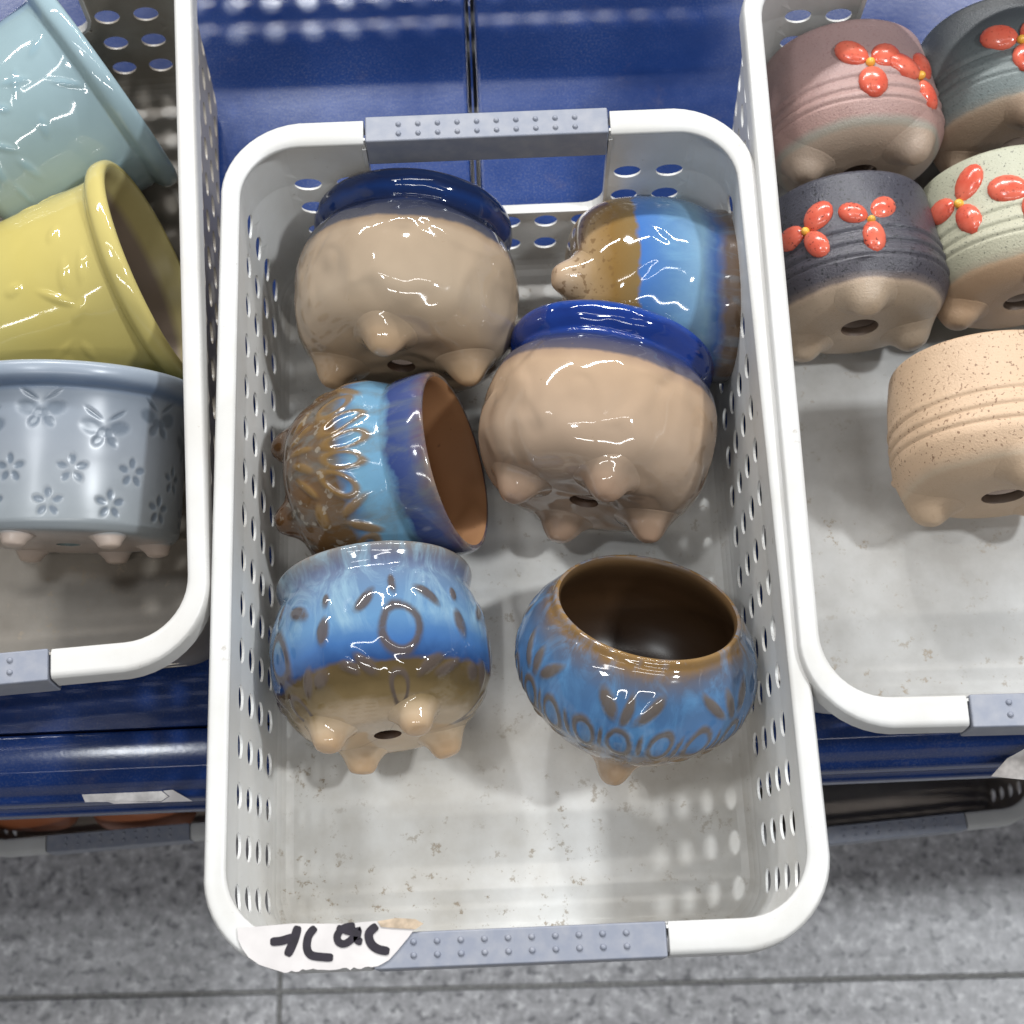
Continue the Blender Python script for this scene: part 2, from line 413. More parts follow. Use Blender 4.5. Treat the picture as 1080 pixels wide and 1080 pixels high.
WR = [([(-0.0937, 0.0185), (-0.0955, 0.0124), (-0.0983, 0.0064)], 0.0038), ([(-0.1054, 0.0125), (-0.1006, 0.0127), (-0.0952, 0.0142)], 0.0036), ([(-0.0863, 0.0177), (-0.0892, 0.0143), (-0.0899, 0.0095), (-0.0881, 0.0064), (-0.0833, 0.0054), (-0.0789, 0.005)], 0.0034), ([(-0.0696, 0.0177), (-0.0744, 0.0168), (-0.077, 0.0141), (-0.0766, 0.0113), (-0.0739, 0.0104), (-0.0703, 0.0127), (-0.0683, 0.0159), (-0.0687, 0.0118), (-0.0666, 0.0109)], 0.0031), ([(-0.0772, 0.0173), (-0.0727, 0.0154), (-0.0672, 0.0141)], 0.0028), ([(-0.0602, 0.0173), (-0.0636, 0.0143), (-0.063, 0.0103), (-0.06, 0.0077), (-0.0552, 0.0065)], 0.0036)]
tp = Geo()
tpp = [(-.0600, .0190), (-.0520, .0200), (-.0440, .0192), (-.0405, .0172), (-.0440, .0150), (-.0520, .0158), (-.0585, .0166)]
tp.add([(x, y, .0025) for x, y in tpp] + [(x, y, .0021) for x, y in tpp], [tuple(range(7))[::-1], tuple(range(7, 14))] + [(i, (i + 1) % 7, 7 + (i + 1) % 7, 7 + i) for i in range(7)])
tp.build('tape', simple('yellowed_tape', (.46, .36, .26), .3, .25, 260), LAB)
ink = Geo()
for k_, (pts, wd) in enumerate(WR): stroke(ink, pts, wd, .00205, .00225 + .00004 * k_)
ink.build('handwriting', M_ink, LAB)

# ================================================================== pots
def catmull(pts, n):
    P = np.array(pts, float); d = np.r_[0, np.cumsum(np.linalg.norm(np.diff(P, axis=0), axis=1) ** .5)]
    out = []
    t = np.linspace(0, d[-1], n)
    # resample by dense catmull then arc length
    Q = []
    for i in range(len(P) - 1):
        a = P[max(0, i - 1)]; b = P[i]; c = P[i + 1]; e = P[min(len(P) - 1, i + 2)]
        for u in np.linspace(0, 1, 24, endpoint=False):
            Q.append(.5 * (2 * b + (c - a) * u + (2 * a - 5 * b + 4 * c - e) * u * u + (3 * b - a - 3 * c + e) * u ** 3))
    Q.append(P[-1]); Q = np.array(Q); s = np.r_[0, np.cumsum(np.linalg.norm(np.diff(Q, axis=0), axis=1))]
    tt = np.linspace(0, s[-1], n); return np.c_[np.interp(tt, s, Q[:, 0]), np.interp(tt, s, Q[:, 1])]
def lump(th, z, seed, amp=.0006, k=1.0):
    r = np.random.default_rng(seed); o = np.zeros_like(th * z)
    for i in range(14):
        kt = r.integers(1, int(7 * k) + 1); kz = r.uniform(10, 130) * k; o += np.sin(kt * th + kz * z + r.uniform(0, 6.28)) * r.uniform(.3, 1) / (1 + kt * .22 + kz * .01)
    for i in range(12):
        kt = r.integers(int(8 * k), int(20 * k) + 1); kz = r.uniform(60, 330) * k; o += np.sin(kt * th + kz * z + r.uniform(0, 6.28)) * r.uniform(.02, .06)
    return o * amp / 1.4
def lathe_pot(kind, name, prof_out, prof_in, mat, mat_in, nth=256, nout=110, relief=None, seed=1, amp=.0006, feet=None, foot_mat=None, lipk=1.0, k=1.0):
    """outside (from drain hole up to the lip), inside wall (lip back to the drain hole); feet are blended bulges of the underside"""
    root = empty(name)
    po = catmull(prof_out, nout); pi_ = catmull(prof_in, 60)
    th = np.linspace(0, 2 * PI, nth, endpoint=False)
    zmax = po[:, 1].max()
    # normals of the profile
    tg = np.gradient(po, axis=0); tg /= np.linalg.norm(tg, axis=1)[:, None] + 1e-12
    nr, nz = tg[:, 1], -tg[:, 0]
    TH, R0 = np.meshgrid(th, po[:, 0]); _, Z0 = np.meshgrid(th, po[:, 1])
    NRr = nr[:, None]; NZ = nz[:, None]
    fade = np.clip((zmax - Z0) / .008, 0, 1) * np.clip((R0 - prof_out[0][0]) / .04, 0, 1) ** 1.5
    fade = fade * np.where(nz[:, None] < -.15, np.clip((Z0 - .013) / .02, 0, 1), 1) if feet else fade
    disp = lump(TH, Z0, seed, amp, k) * fade
    rel = np.zeros_like(TH)
    if relief is not None:
        h, rel = relief(TH, Z0, R0); disp = disp + h * fade
    Rr = R0 + NRr * disp; Zz = Z0 + NZ * disp
    wob = 1 + .006 * np.cos(2 * TH + seed) + .004 * np.cos(3 * TH + 2 * seed)
    Rr = Rr * wob
    V = np.stack([Rr * np.cos(TH), Rr * np.sin(TH), Zz], -1).reshape(-1, 3)
    n1, n2 = nout, len(pi_)
    def quads(n_rows, base=0, flip=False):
        i = np.arange(n_rows - 1)[:, None] * nth; j = np.arange(nth)[None]; j2 = (j + 1) % nth
        q = np.stack([base + i + j, base + i + j2, base + i + nth + j2, base + i + nth + j], -1).reshape(-1, 4)
        return q[:, ::-1] if flip else q
    body = mesh_obj('body', V, quads(n1), mat, root, attrs={'relief': rel.reshape(-1)}, recalc=False)
    TH2, R2 = np.meshgrid(th, pi_[:, 0]); _, Z2 = np.meshgrid(th, pi_[:, 1])
    R2 = R2 * (1 + .006 * np.cos(2 * TH2 + seed) + .004 * np.cos(3 * TH2 + 2 * seed))
    V2 = np.stack([R2 * np.cos(TH2), R2 * np.sin(TH2), Z2], -1).reshape(-1, 3)
    mesh_obj('inner_wall', V2, quads(n2), mat_in, root, attrs={'relief': np.zeros(len(V2))}, recalc=False)
    if feet:
        # lower surface z(r) and its sideways growth
        low_i = np.argmax(po[:, 0] > .985 * po[:, 0].max()); rl, zl = po[:low_i + 1, 0], po[:low_i + 1, 1]
        for fx, fy, fr, fh, tip in feet:
            nr_, na = 18, 40; vs = [];
            for a_i in range(nr_ + 1):
                d = fr * a_i / nr_
                for b in range(na):
                    x = fx + d * math.cos(2 * PI * b / na); y = fy + d * math.sin(2 * PI * b / na)
                    rho = math.hypot(x, y); ta = math.atan2(y, x); rho /= (1 + .006 * math.cos(2 * ta + seed) + .004 * math.cos(3 * ta + 2 * seed)); zb = np.interp(rho, rl, zl)
                    t_ = max(0.0, 1 - d / fr); t_ = min(1.0, t_ / (1 - tip)) ; hgt = (t_ * t_ * (3 - 2 * t_))
                    # rounded tip
                    rnd = math.sqrt(max(0, 1 - (d / (fr * .62)) ** 2)) if d < fr * .62 else 0
                    hg = fh * (.62 * hgt + .38 * rnd * hgt)
                    out = 1 + .10 * hgt * (fh / .012)
                    vs.append((x * out, y * out, zb - hg - .00012 + (.0006 if a_i == nr_ else 0)))
            fs = [(i * na + j, i * na + (j + 1) % na, (i + 1) * na + (j + 1) % na, (i + 1) * na + j) for i in range(nr_) for j in range(na)]
            mesh_obj('foot', vs, [f[::-1] for f in fs], foot_mat or mat, root, attrs={'relief': np.zeros(len(vs))}, recalc=False)
    return root
def pose(root, ref, lz, axis, spin):
    a = Vector(axis).normalized(); q = Vector((0, 0, 1)).rotation_difference(a) @ Quaternion((0, 0, 1), math.radians(spin))
    root.rotation_mode = 'QUATERNION'; root.rotation_quaternion = q
    root.location = Vector(ref) - q @ Vector((0, 0, lz))

P_plain = [(.0068, .0118), (.018, .0112), (.030, .0118), (.0425, .018), (.0505, .031), (.0530, .046), (.0522, .060), (.0490, .0700), (.0468, .0745), (.0460, .0775), (.0464, .0810), (.0466, .0840), (.0458, .0865), (.0445, .0868)]
P_plain_in = [(.0445, .0868), (.0430, .0850), (.0425, .0800), (.0430, .0740), (.0460, .068), (.0490, .060), (.0498, .046), (.0470, .031), (.038, .021), (.018, .0165), (.0068, .0165), (.0068, .0118)]
# ---- glaze materials
def glaze(name, stops, zr, namp=.006, nscale=40, relief_col=None, speck=None, rough=.07, streak=None, bump=.12, mott=.18, grain=0):
    t = NT(name); P = t.co.outputs['Object']
    z = t.n('ShaderNodeSeparateXYZ', {0: P}).outputs[2]
    nn = t.noise(nscale, 4, .6); n2 = t.noise(nscale * 4, 4, .6, off=(5, 3, 1))
    zz = t.math('ADD', z, t.math('MULTIPLY', t.math('SUBTRACT', nn, .5), namp * 2))
    zz = t.math('ADD', zz, t.math('MULTIPLY', t.math('SUBTRACT', n2, .5), namp * .5))
    f = t.maprange(zz, zr[0], zr[1]); c = t.ramp(f, stops)
    hv = t.maprange(n2, .35, .7)
    c = t.mix(t.math('MULTIPLY', hv, mott), c, tuple(.55 for _ in range(3)), 'SOFT_LIGHT')
    if streak:   # milky runs in the glaze
        mp = t.n('ShaderNodeMapping', {'Vector': P, 'Scale': (55, 55, 16)}).outputs[0]
        s = t.noise(1.0, 5, .65, vec=mp, dist=1.2)
        msk = t.math('MULTIPLY', t.maprange(s, .46, .68, 0, streak[1]), t.maprange(zz, streak[2], streak[2] + .008))
        c = t.mix(msk, c, streak[0])
    if relief_col:
        rl = t.math('MULTIPLY', t.attr('relief'), t.maprange(t.noise(130, 4, .7, off=(1, 1, 6)), .30, .55, .62, 1)); c = t.mix(t.math('MULTIPLY', t.maprange(rl, .15, .75), relief_col[1]), c, relief_col[0])
        c = t.mix(t.math('MULTIPLY', t.maprange(rl, -.15, -.75), relief_col[2]), c, relief_col[3])
    if speck:
        v = t.noise(speck[2], 2, .5, off=(9, 9, 1)); sk = t.math('MULTIPLY', t.maprange(v, speck[3], speck[3] + .05), speck[1])
        if len(speck) > 4: sk = t.math('MULTIPLY', sk, t.maprange(f, speck[4], speck[4] + .05, .12, 1) if speck[4] > 0 else t.maprange(f, -speck[4], -speck[4] - .06))
        c = t.mix(sk, c, speck[0])
    t.set(col=c, rough=rough, spec=.55)
    wv = t.noise(44, .35, .4, off=(3, 8, 2), dist=.6)
    hb = wv if not grain else t.math('ADD', wv, t.math('MULTIPLY', t.noise(900, 3, .7), grain))
    t.bump(hb, bump, .004); return t.m

CLAY = (.46, .34, .23)
M_clay_in = glaze('raw_clay_inside', [(0, (.26, .115, .045)), (1, (.36, .18, .08))], (0, .1), .004, 30, rough=.65, speck=((.09, .05, .03), .7, 120, .68))
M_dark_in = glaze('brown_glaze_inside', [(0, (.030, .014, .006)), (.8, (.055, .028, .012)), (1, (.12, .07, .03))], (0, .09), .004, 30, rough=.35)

# relief motifs : s = arc coordinate, all in metres
def ell(S, Z, cs, cz, ang, a, b):
    c, s_ = math.cos(ang), math.sin(ang); u = (S - cs) * c + (Z - cz) * s_; v = -(S - cs) * s_ + (Z - cz) * c
    return np.sqrt((u / a) ** 2 + (v / b) ** 2)
def petal(d): return np.exp(-np.clip(d, 0, 9) ** 4 * .9)
def ring(d, w=.28): return np.exp(-((d - 1) / w) ** 2)
def motif_field(motifs, rep, Rref, s_off=0):
    def fn(TH, Z, R):
        period = 2 * PI * Rref / rep
        TH0 = TH; wa = .0011 * np.sin(3 * TH + 140 * Z + 1) + .0007 * np.sin(11 * TH - 90 * Z); Z = Z + .0011 * np.sin(5 * TH + 2) * np.cos(110 * Z) + .0005 * np.sin(17 * TH)
        S = ((TH * Rref + wa + s_off + period / 2) % period) - period / 2
        h = np.zeros_like(TH); rel = np.zeros_like(TH)
        for kind, cs, cz, ang, a, b in motifs:
            for sh in (-period, 0, period):
                d = ell(S, Z, cs + sh, cz, ang, a, b)
                if kind == 'ring':
                    r_ = ring(d, .34); rel = np.maximum(rel, r_); h = np.maximum(h, r_ * .0008)
                    cc = np.exp(-(d / .7) ** 4); rel = rel * (1 - cc) - .6 * cc
                elif kind == 'leaf':
                    r_ = petal(d); rel = np.maximum(rel, r_); h = np.maximum(h, r_ * .0009)
                elif kind == 'dent':
                    r_ = petal(d); rel = np.maximum(rel, r_); h = np.minimum(h, -r_ * .0008)
        return h, rel
    return fn
mot_eye = [('ring', 0, .050, 0, .0062, .0082)] + [('leaf', sx * .0135, .050 + sz * .0135, sx * sz * -.75, .0065, .0024) for sx in (1, -1) for sz in (1, -1)] + \
          [('leaf', 0, .069, PI / 2, .0045, .0017), ('leaf', .027, .053, PI / 2, .006, .0024), ('leaf', .027, .066, PI / 2, .0035, .0016), ('leaf', .021, .036, .5, .005, .0022), ('leaf', -.021, .036, -.5, .005, .0022), ('ring', 0, .028, 0, .004, .0045)]
mot_fan = [('ring', .0095 * i, .052 + .004 * math.cos(i * .9), PI / 2 - i * .35, .0085, .0033) for i in (-2, -1, 0, 1, 2)] + [('leaf', .0085 * i, .034, PI / 2 - i * .4, .006, .0018) for i in (-2, -1, 0, 1, 2)] + \
          [('leaf', .0300, .056, PI / 2 + .5, .0075, .0022), ('leaf', -.0300, .056, PI / 2 - .5, .0075, .0022), ('leaf', .031, .038, .0, .006, .003)]
mot_row = [('ring', 0, .027, PI / 2, .0090, .0050), ('leaf', .0085, .027, PI / 2, .0080, .0014), ('leaf', -.0085, .027, PI / 2, .0080, .0014), ('ring', .0150, .0265, PI / 2 + .1, .0075, .0036), ('ring', -.0150, .0265, PI / 2 - .1, .0075, .0036)] + \
          [('leaf', 0, .014, 0, .004, .0013), ('leaf', .010, .0135, .2, .004, .0013), ('leaf', -.010, .0135, -.2, .004, .0013)] + \
          [('leaf', sx * .010, .055, PI / 2 - sx * .7, .0085, .0028) for sx in (1, -1)] + [('ring', .028, .058, .6, .0075, .0042), ('leaf', 0, .054, PI / 2, .0075, .0026)]

def both(f, g):
    def fn(TH, Z, R):
        a, b = f(TH, Z, R); c, d = g(TH, Z, R); return np.where(np.abs(a) > np.abs(c), a, c), np.where(np.abs(b) > np.abs(d), b, d)
    return fn
# ---- profiles (r, z)
def scaled(p, k, kz=None): kz = kz or k; return [(r * k, z * kz) for r, z in p]
P_round = [(.0075, .0118), (.02, .0112), (.037, .0118), (.0500, .0170), (.0580, .0300), (.0607, .048), (.0603, .063), (.0572, .0745), (.0525, .0805), (.0505, .0835), (.0500, .0855), (.0518, .0875), (.0538, .0905), (.0545, .0950), (.0533, .0990), (.0512, .1008), (.0490, .1004)]
P_round_in = [(.0490, .1004), (.0472, .098), (.0465, .094), (.0455, .086), (.0505, .077), (.0545, .062), (.0550, .048), (.0500, .031), (.040, .021), (.02, .0165), (.0075, .0165), (.0075, .0118)]
P_pig = [(.0068, .0118), (.018, .0112), (.030, .0118), (.0425, .018), (.0520, .033), (.0550, .049), (.0538, .066), (.0508, .0775), (.0487, .0825), (.0480, .0855), (.0485, .0890), (.0497, .0930), (.0500, .0955), (.0490, .0972)]
P_pig_in = [(.0490, .0972), (.0470, .0962), (.0458, .0930), (.0450, .0880), (.0452, .0840), (.0475, .076), (.0490, .064), (.0505, .049), (.0470, .033), (.038, .021), (.018, .0165), (.0068, .0165), (.0068, .0118)]
P_neck = [(.0068, .0118), (.018, .0112), (.030, .0130), (.0415, .021), (.0480, .035), (.0500, .048), (.0485, .061), (.0455, .0680), (.0442, .0705), (.0446, .0725), (.0455, .0760), (.0462, .0860), (.0458, .0915), (.0445, .0938), (.0428, .0936)]
P_neck_in = [(.0428, .0936), (.0415, .0915), (.0410, .086), (.0405, .074), (.0415, .067), (.0450, .060), (.0460, .048), (.0430, .033), (.035, .021), (.018, .0165), (.0068, .0165), (.0068, .0118)]
P_bowl = [(.0068, .0118), (.018, .0112), (.030, .0130), (.0450, .022), (.0565, .038), (.0600, .052), (.0585, .063), (.0545, .0730), (.0500, .0790), (.0475, .0815), (.0465, .0835), (.0455, .0850), (.0440, .0850)]
P_bowl_in = [(.0440, .0850), (.0430, .0835), (.0435, .0800), (.0470, .073), (.0520, .063), (.0545, .052), (.0510, .038), (.041, .025), (.018, .0165), (.0068, .0165), (.0068, .0118)]
def feet4(r, fr, fh, tip=.12, n=4, ph=45): return [(r * math.cos(math.radians(ph + 360 / n * i)), r * math.sin(math.radians(ph + 360 / n * i)), fr, fh, tip) for i in range(n)]

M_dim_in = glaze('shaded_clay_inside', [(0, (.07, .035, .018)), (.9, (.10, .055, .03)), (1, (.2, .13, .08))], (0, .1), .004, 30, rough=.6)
beige = (.50, .385, .27)
M_beigeA = glaze('beige_glaze_blue_rim', [(0, (.40, .27, .16)), (.14, (.31, .23, .155)), (.30, (.345, .27, .195)), (.62, (.33, .25, .175)), (.665, (.25, .18, .12)), (.685, (.06, .06, .075)), (.80, (.022, .026, .045)), (.84, (.010, .018, .06)), (.89, (.008, .030, .13)), (.93, (.008, .017, .062)), (.97, (.010, .024, .08)), (1, (.06, .045, .035))], (0, .101), .0034, 35, speck=((.2, .14, .08), .5, 260, .74), mott=.3, bump=1.1, rough=.06)
M_beigeC = glaze('pinkish_beige_glaze_blue_rim', [(0, (.34, .22, .15)), (.14, (.31, .225, .16)), (.30, (.36, .265, .19)), (.62, (.40, .28, .185)), (.675, (.32, .22, .15)), (.695, (.09, .08, .10)), (.80, (.022, .032, .09)), (.85, (.010, .035, .20)), (.93, (.008, .024, .14)), (.97, (.012, .045, .24)), (1, (.05, .06, .12))], (0, .101), .0030, 35, speck=((.2, .14, .08), .5, 260, .74), mott=.3, bump=1.1, rough=.06)
blueG = (.055, .20, .44); deep = (.02, .075, .30); brown = (.155, .085, .028); rust = (.16, .095, .055)
M_E = glaze('blue_over_brown_glaze_cream_foot', [(0, (.42, .27, .15)), (.10, (.44, .33, .22)), (.14, (.36, .27, .17)), (.19, (.17, .12, .055)), (.25, (.095, .066, .028)), (.32, (.085, .058, .025)), (.345, (.02, .055, .16)), (.42, (.045, .12, .29)), (.54, (.10, .21, .36)), (.80, (.12, .18, .28)), (.87, (.10, .12, .19)), (.94, (.16, .15, .14)), (1, (.30, .19, .11))], (0, .098), .0055, 26, relief_col=((.085, .065, .055), .9, .6, (.09, .24, .42)), streak=((.24, .37, .46), .75, .045), mott=.3, rough=.05)
M_D = glaze('rusty_brown_glaze_blue_shoulder', [(0, (.10, .046, .018)), (.30, (.105, .055, .022)), (.50, (.10, .06, .03)), (.56, (.07, .15, .27)), (.62, (.12, .25, .36)), (.74, (.12, .25, .37)), (.78, (.03, .05, .16)), (.88, (.05, .07, .18)), (.945, (.10, .07, .09)), (.985, (.30, .19, .11)), (1, (.40, .28, .18))], (0, .101), .007, 42, relief_col=((.17, .10, .035), .85, .8, (.10, .27, .42)), streak=((.12, .14, .14), .6, .012), mott=.5, rough=.10, speck=((.30, .27, .22), .5, 190, .60, -.50))
M_B = glaze('brown_and_sky_blue_glaze', [(0, (.42, .29, .19)), (.12, (.42, .31, .21)), (.22, (.30, .20, .10)), (.32, (.20, .115, .035)), (.43, (.18, .12, .05)), (.45, (.05, .14, .38)), (.62, (.09, .19, .35)), (.78, (.17, .29, .40)), (.86, (.06, .13, .34)), (.92, (.15, .11, .09)), (1, (.14, .085, .045))], (0, .1015), .008, 30, streak=((.20, .38, .52), .4, .055), mott=.3, rough=.06, speck=((.13, .07, .03), .6, 300, .58, -.35))
M_F = glaze('mottled_blue_glaze_brown_rim', [(0, (.30, .19, .10)), (.20, (.33, .22, .13)), (.33, (.19, .12, .06)), (.42, (.16, .11, .07)), (.46, (.04, .09, .19)), (.52, (.045, .15, .34)), (.60, (.06, .15, .32)), (.80, (.06, .125, .24)), (.90, (.09, .09, .11)), (.945, (.17, .10, .04)), (1, (.22, .13, .05))], (0, .086), .006, 34, relief_col=((.12, .085, .050), .85, .7, (.07, .22, .42)), streak=((.11, .28, .50), .5, .02), mott=.35, rough=.05)

GRP = 'footed pots in the middle basket'
def eggy(TH, Z, R): return np.zeros_like(TH), np.zeros_like(TH)
# A upper left beige
def soft_dents(seed):
    def fn(TH, Z, R):
        h = np.zeros_like(TH); r = np.random.default_rng(seed)
        for i in range(9):
            t0 = r.uniform(0, 2 * PI); z0 = r.uniform(.028, .07); d = ell(((TH - t0 + PI) % (2 * PI) - PI) * .058, Z - z0, 0, 0, r.uniform(-1, 1), r.uniform(.006, .014), r.uniform(.002, .004))
            h -= petal(d) * .0005
        return h, np.zeros_like(TH)
    return fn
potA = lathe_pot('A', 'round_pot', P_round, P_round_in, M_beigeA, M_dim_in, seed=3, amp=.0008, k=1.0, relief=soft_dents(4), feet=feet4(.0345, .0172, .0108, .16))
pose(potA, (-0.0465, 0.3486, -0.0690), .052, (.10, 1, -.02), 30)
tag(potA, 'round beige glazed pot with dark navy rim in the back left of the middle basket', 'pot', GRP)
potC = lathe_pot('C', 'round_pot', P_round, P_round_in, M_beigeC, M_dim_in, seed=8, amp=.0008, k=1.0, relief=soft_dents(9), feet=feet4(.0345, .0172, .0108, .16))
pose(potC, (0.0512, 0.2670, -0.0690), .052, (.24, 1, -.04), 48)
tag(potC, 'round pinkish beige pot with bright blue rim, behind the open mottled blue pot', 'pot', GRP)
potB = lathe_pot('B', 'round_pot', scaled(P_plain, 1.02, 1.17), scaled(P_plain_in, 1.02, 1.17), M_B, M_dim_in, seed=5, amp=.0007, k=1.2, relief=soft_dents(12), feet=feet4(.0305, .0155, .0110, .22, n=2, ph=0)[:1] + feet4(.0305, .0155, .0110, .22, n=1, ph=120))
pose(potB, (0.0805, 0.3498, -0.0790), .054, (1, -.04, -.06), 190)
tag(potB, 'half brown half sky blue pot in the back right corner of the middle basket', 'pot', GRP)
potD = lathe_pot('D', 'round_pot', scaled(P_neck, 1.05, 1.03), scaled(P_neck_in, 1.05, 1.03), M_D, M_clay_in, nth=384, nout=150, seed=6, amp=.0005, relief=motif_field([(k, a*1.15, .050+(b-.050)*1.1, c, d*1.2, e*1.25) for k, a, b, c, d, e in mot_fan], 4, .052), feet=feet4(.029, .014, .009, .2))
pose(potD, (-0.0613, 0.2484, -0.0770), .056, (.93, .09, .30), 0)
tag(potD, 'rusty brown pot with blue shoulder and purple-blue neck, mouth open to the right', 'pot', GRP)
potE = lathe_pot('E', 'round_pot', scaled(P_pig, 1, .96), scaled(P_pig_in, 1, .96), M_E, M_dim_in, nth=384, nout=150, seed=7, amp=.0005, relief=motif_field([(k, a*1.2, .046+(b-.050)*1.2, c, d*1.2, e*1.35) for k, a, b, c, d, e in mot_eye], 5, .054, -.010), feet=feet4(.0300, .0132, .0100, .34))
pose(potE, (-0.0639, 0.1527, -0.0760), .052, (-.08, 1, -.12), -10)
tag(potE, 'light blue pot with embossed eye motif, cream footed base facing the viewer', 'pot', GRP)
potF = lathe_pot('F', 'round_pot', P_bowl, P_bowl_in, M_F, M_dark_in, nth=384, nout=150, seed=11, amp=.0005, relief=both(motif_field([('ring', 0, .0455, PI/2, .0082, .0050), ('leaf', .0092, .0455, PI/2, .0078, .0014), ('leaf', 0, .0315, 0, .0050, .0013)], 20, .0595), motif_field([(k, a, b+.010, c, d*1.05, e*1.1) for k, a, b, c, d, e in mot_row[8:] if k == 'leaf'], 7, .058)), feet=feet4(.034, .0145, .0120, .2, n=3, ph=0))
pose(potF, (0.0629, 0.1430, -0.0720), .050, (.17, .64, .75), -105)
tag(potF, 'mottled blue pot with brown rim whose dark round mouth opens upward', 'pot', GRP)

# ---- left basket pots
P_cyl = [(.006, .008), (.03, .0075), (.048, .009), (.0535, .0125), (.0548, .020), (.0560, .050), (.0572, .078), (.0580, .0870), (.0585, .0885), (.0610, .0900), (.0640, .0925), (.0650, .0960), (.0645, .1000), (.0620, .1020), (.0600, .1015)]
P_cyl_in = [(.0600, .1015), (.0580, .0995), (.0565, .093), (.0550, .085), (.0530, .05), (.0510, .018), (.03, .0135), (.006, .0130), (.006, .008)]
M_L1 = glaze('pale_blue_celadon', [(0, (.24, .30, .28)), (.5, (.25, .34, .36)), (1, (.28, .38, .42))], (0, .1), .01, 25, rough=.06, mott=.4, relief_col=((.20, .33, .40), .6, .5, (.3, .5, .55)))
M_L2 = glaze('pale_yellow_glaze', [(0, (.42, .37, .13)), (.5, (.48, .40, .125)), (1, (.50, .42, .15))], (0, .1), .01, 25, rough=.07, mott=.3)
M_L2in = glaze('pinkish_clay_inside', [(0, (.30, .24, .20)), (.85, (.33, .26, .21)), (.90, (.58, .50, .22)), (1, (.62, .54, .24))], (0, .1), .001, 30, rough=.35)
M_L1in = glaze('grey_green_inside', [(0, (.12, .16, .16)), (.8, (.15, .20, .20)), (1, (.26, .38, .42))], (0, .1), .001, 30, rough=.2)
M_L3 = glaze('grey_blue_glaze', [(0, (.50, .40, .33)), (.075, (.46, .38, .33)), (.095, (.25, .275, .29)), (.5, (.255, .28, .315)), (.84, (.23, .265, .315)), (.88, (.11, .16, .25)), (.92, (.23, .27, .33)), (1, (.29, .33, .38))], (0, .090), .0012, 25, rough=.30, mott=.45, relief_col=((.125, .155, .195), .85, .6, (.33, .36, .39)))
def butterfly_relief(TH, Z, R):
    Rr = .056; h = np.zeros_like(TH); rel = np.zeros_like(TH)
    def stamp(cs, cz, parts):
        nonlocal h, rel
        S = ((TH * Rr - cs + PI * Rr) % (2 * PI * Rr)) - PI * Rr
        near = (np.abs(S) < .0145) & (np.abs(Z - cz) < .0135)
        halo = np.exp(-((S / .0100) ** 2 + ((Z - cz) / .0090) ** 2) ** 2) * near
        rel_ = np.where(near, -halo * .5, 0)
        for (x, y, a, ra, rb) in parts:
            d = ell(S, Z, x, cz + y, a, ra, rb); p = petal(d) * near
            rel_ = np.maximum(rel_, 0) * 1 + np.minimum(rel_, 0) * (1 - p) + 0
            rel_ = np.where(p > .1, np.maximum(rel_, p), rel_); h = np.minimum(h, -p * .0004)
        rel = np.where(near & (np.abs(rel_) > np.abs(rel)), rel_, rel)
    bf = [(sx * .0068, .0016, sx * .30, .0052, .0036) for sx in (1, -1)] + [(sx * .0058, .0080, sx * .62, .0046, .0011) for sx in (1, -1)] + [(sx * .0034, -.0050, sx * -.9, .0034, .0023) for sx in (1, -1)] + [(sx * .0018, -.0010, 0, .0030, .0026) for sx in (1, -1)]
    fl = [(math.sin(a) * .0047, math.cos(a) * .0047, PI / 2 - a, .0027, .0018) for a in np.arange(5) * 2 * PI / 5]
    n = 12; per = 2 * PI * Rr / n
    for i in range(n):
        stamp(i * per, .066 if i % 2 else .0575, bf)
        stamp((i + .5) * per, .038, fl)
        stamp(i * per + .004, .0215, fl)
    return h, rel
def lump_leaf(seed):
    def fn(TH, Z, R):
        h = np.zeros_like(TH); rel = np.zeros_like(TH); r = np.random.default_rng(seed)
        for i in range(46):
            t0 = r.uniform(0, 2 * PI); z0 = r.uniform(.012, .082); d = ell(((TH - t0 + PI) % (2 * PI) - PI) * .056, Z - z0, 0, 0, r.uniform(-1.5, 1.5), r.uniform(.004, .009), r.uniform(.0015, .003))
            p = petal(d); h += p * .0006; rel = np.maximum(rel, p * .5)
        return h, rel
    return fn
GL = 'cylindrical pots in the left basket'
potL1 = lathe_pot('L1', 'cylinder_pot', P_cyl, P_cyl_in, M_L1, M_L1in, nth=320, nout=130, seed=21, amp=.0004, relief=lump_leaf(3))
pose(potL1, (-0.2165, 0.4870, -0.0640), .096, (.83, .55, .10), 20)
tag(potL1, 'pale blue glazed cylinder pot lying on its side at the top of the left basket', 'pot', GL)
potL2 = lathe_pot('L2', 'cylinder_pot', P_cyl, P_cyl_in, M_L2, M_L2in, nth=320, nout=130, seed=22, amp=.0004, relief=lump_leaf(5))
pose(potL2, (-0.1851, 0.3654, -0.0640), .096, (.93, .28, .16), 70)
tag(potL2, 'yellow glazed cylinder pot lying on its side between the pale blue and grey-blue pots', 'pot', GL)
potL3 = lathe_pot('L3', 'cylinder_pot', scaled(P_cyl, 1.03, .88), scaled(P_cyl_in, 1.03, .88), M_L3, M_L1in, nth=768, nout=200, seed=23, amp=.00025, relief=butterfly_relief, feet=feet4(.043, .0095, .0060, .5, n=6, ph=10))
pose(potL3, (-0.2233, 0.2567, -0.0700), .045, (.04, 1, .2), 0)
tag(potL3, 'grey-blue pot stamped with butterflies and five-petal flowers, on short cream feet', 'pot', GL)

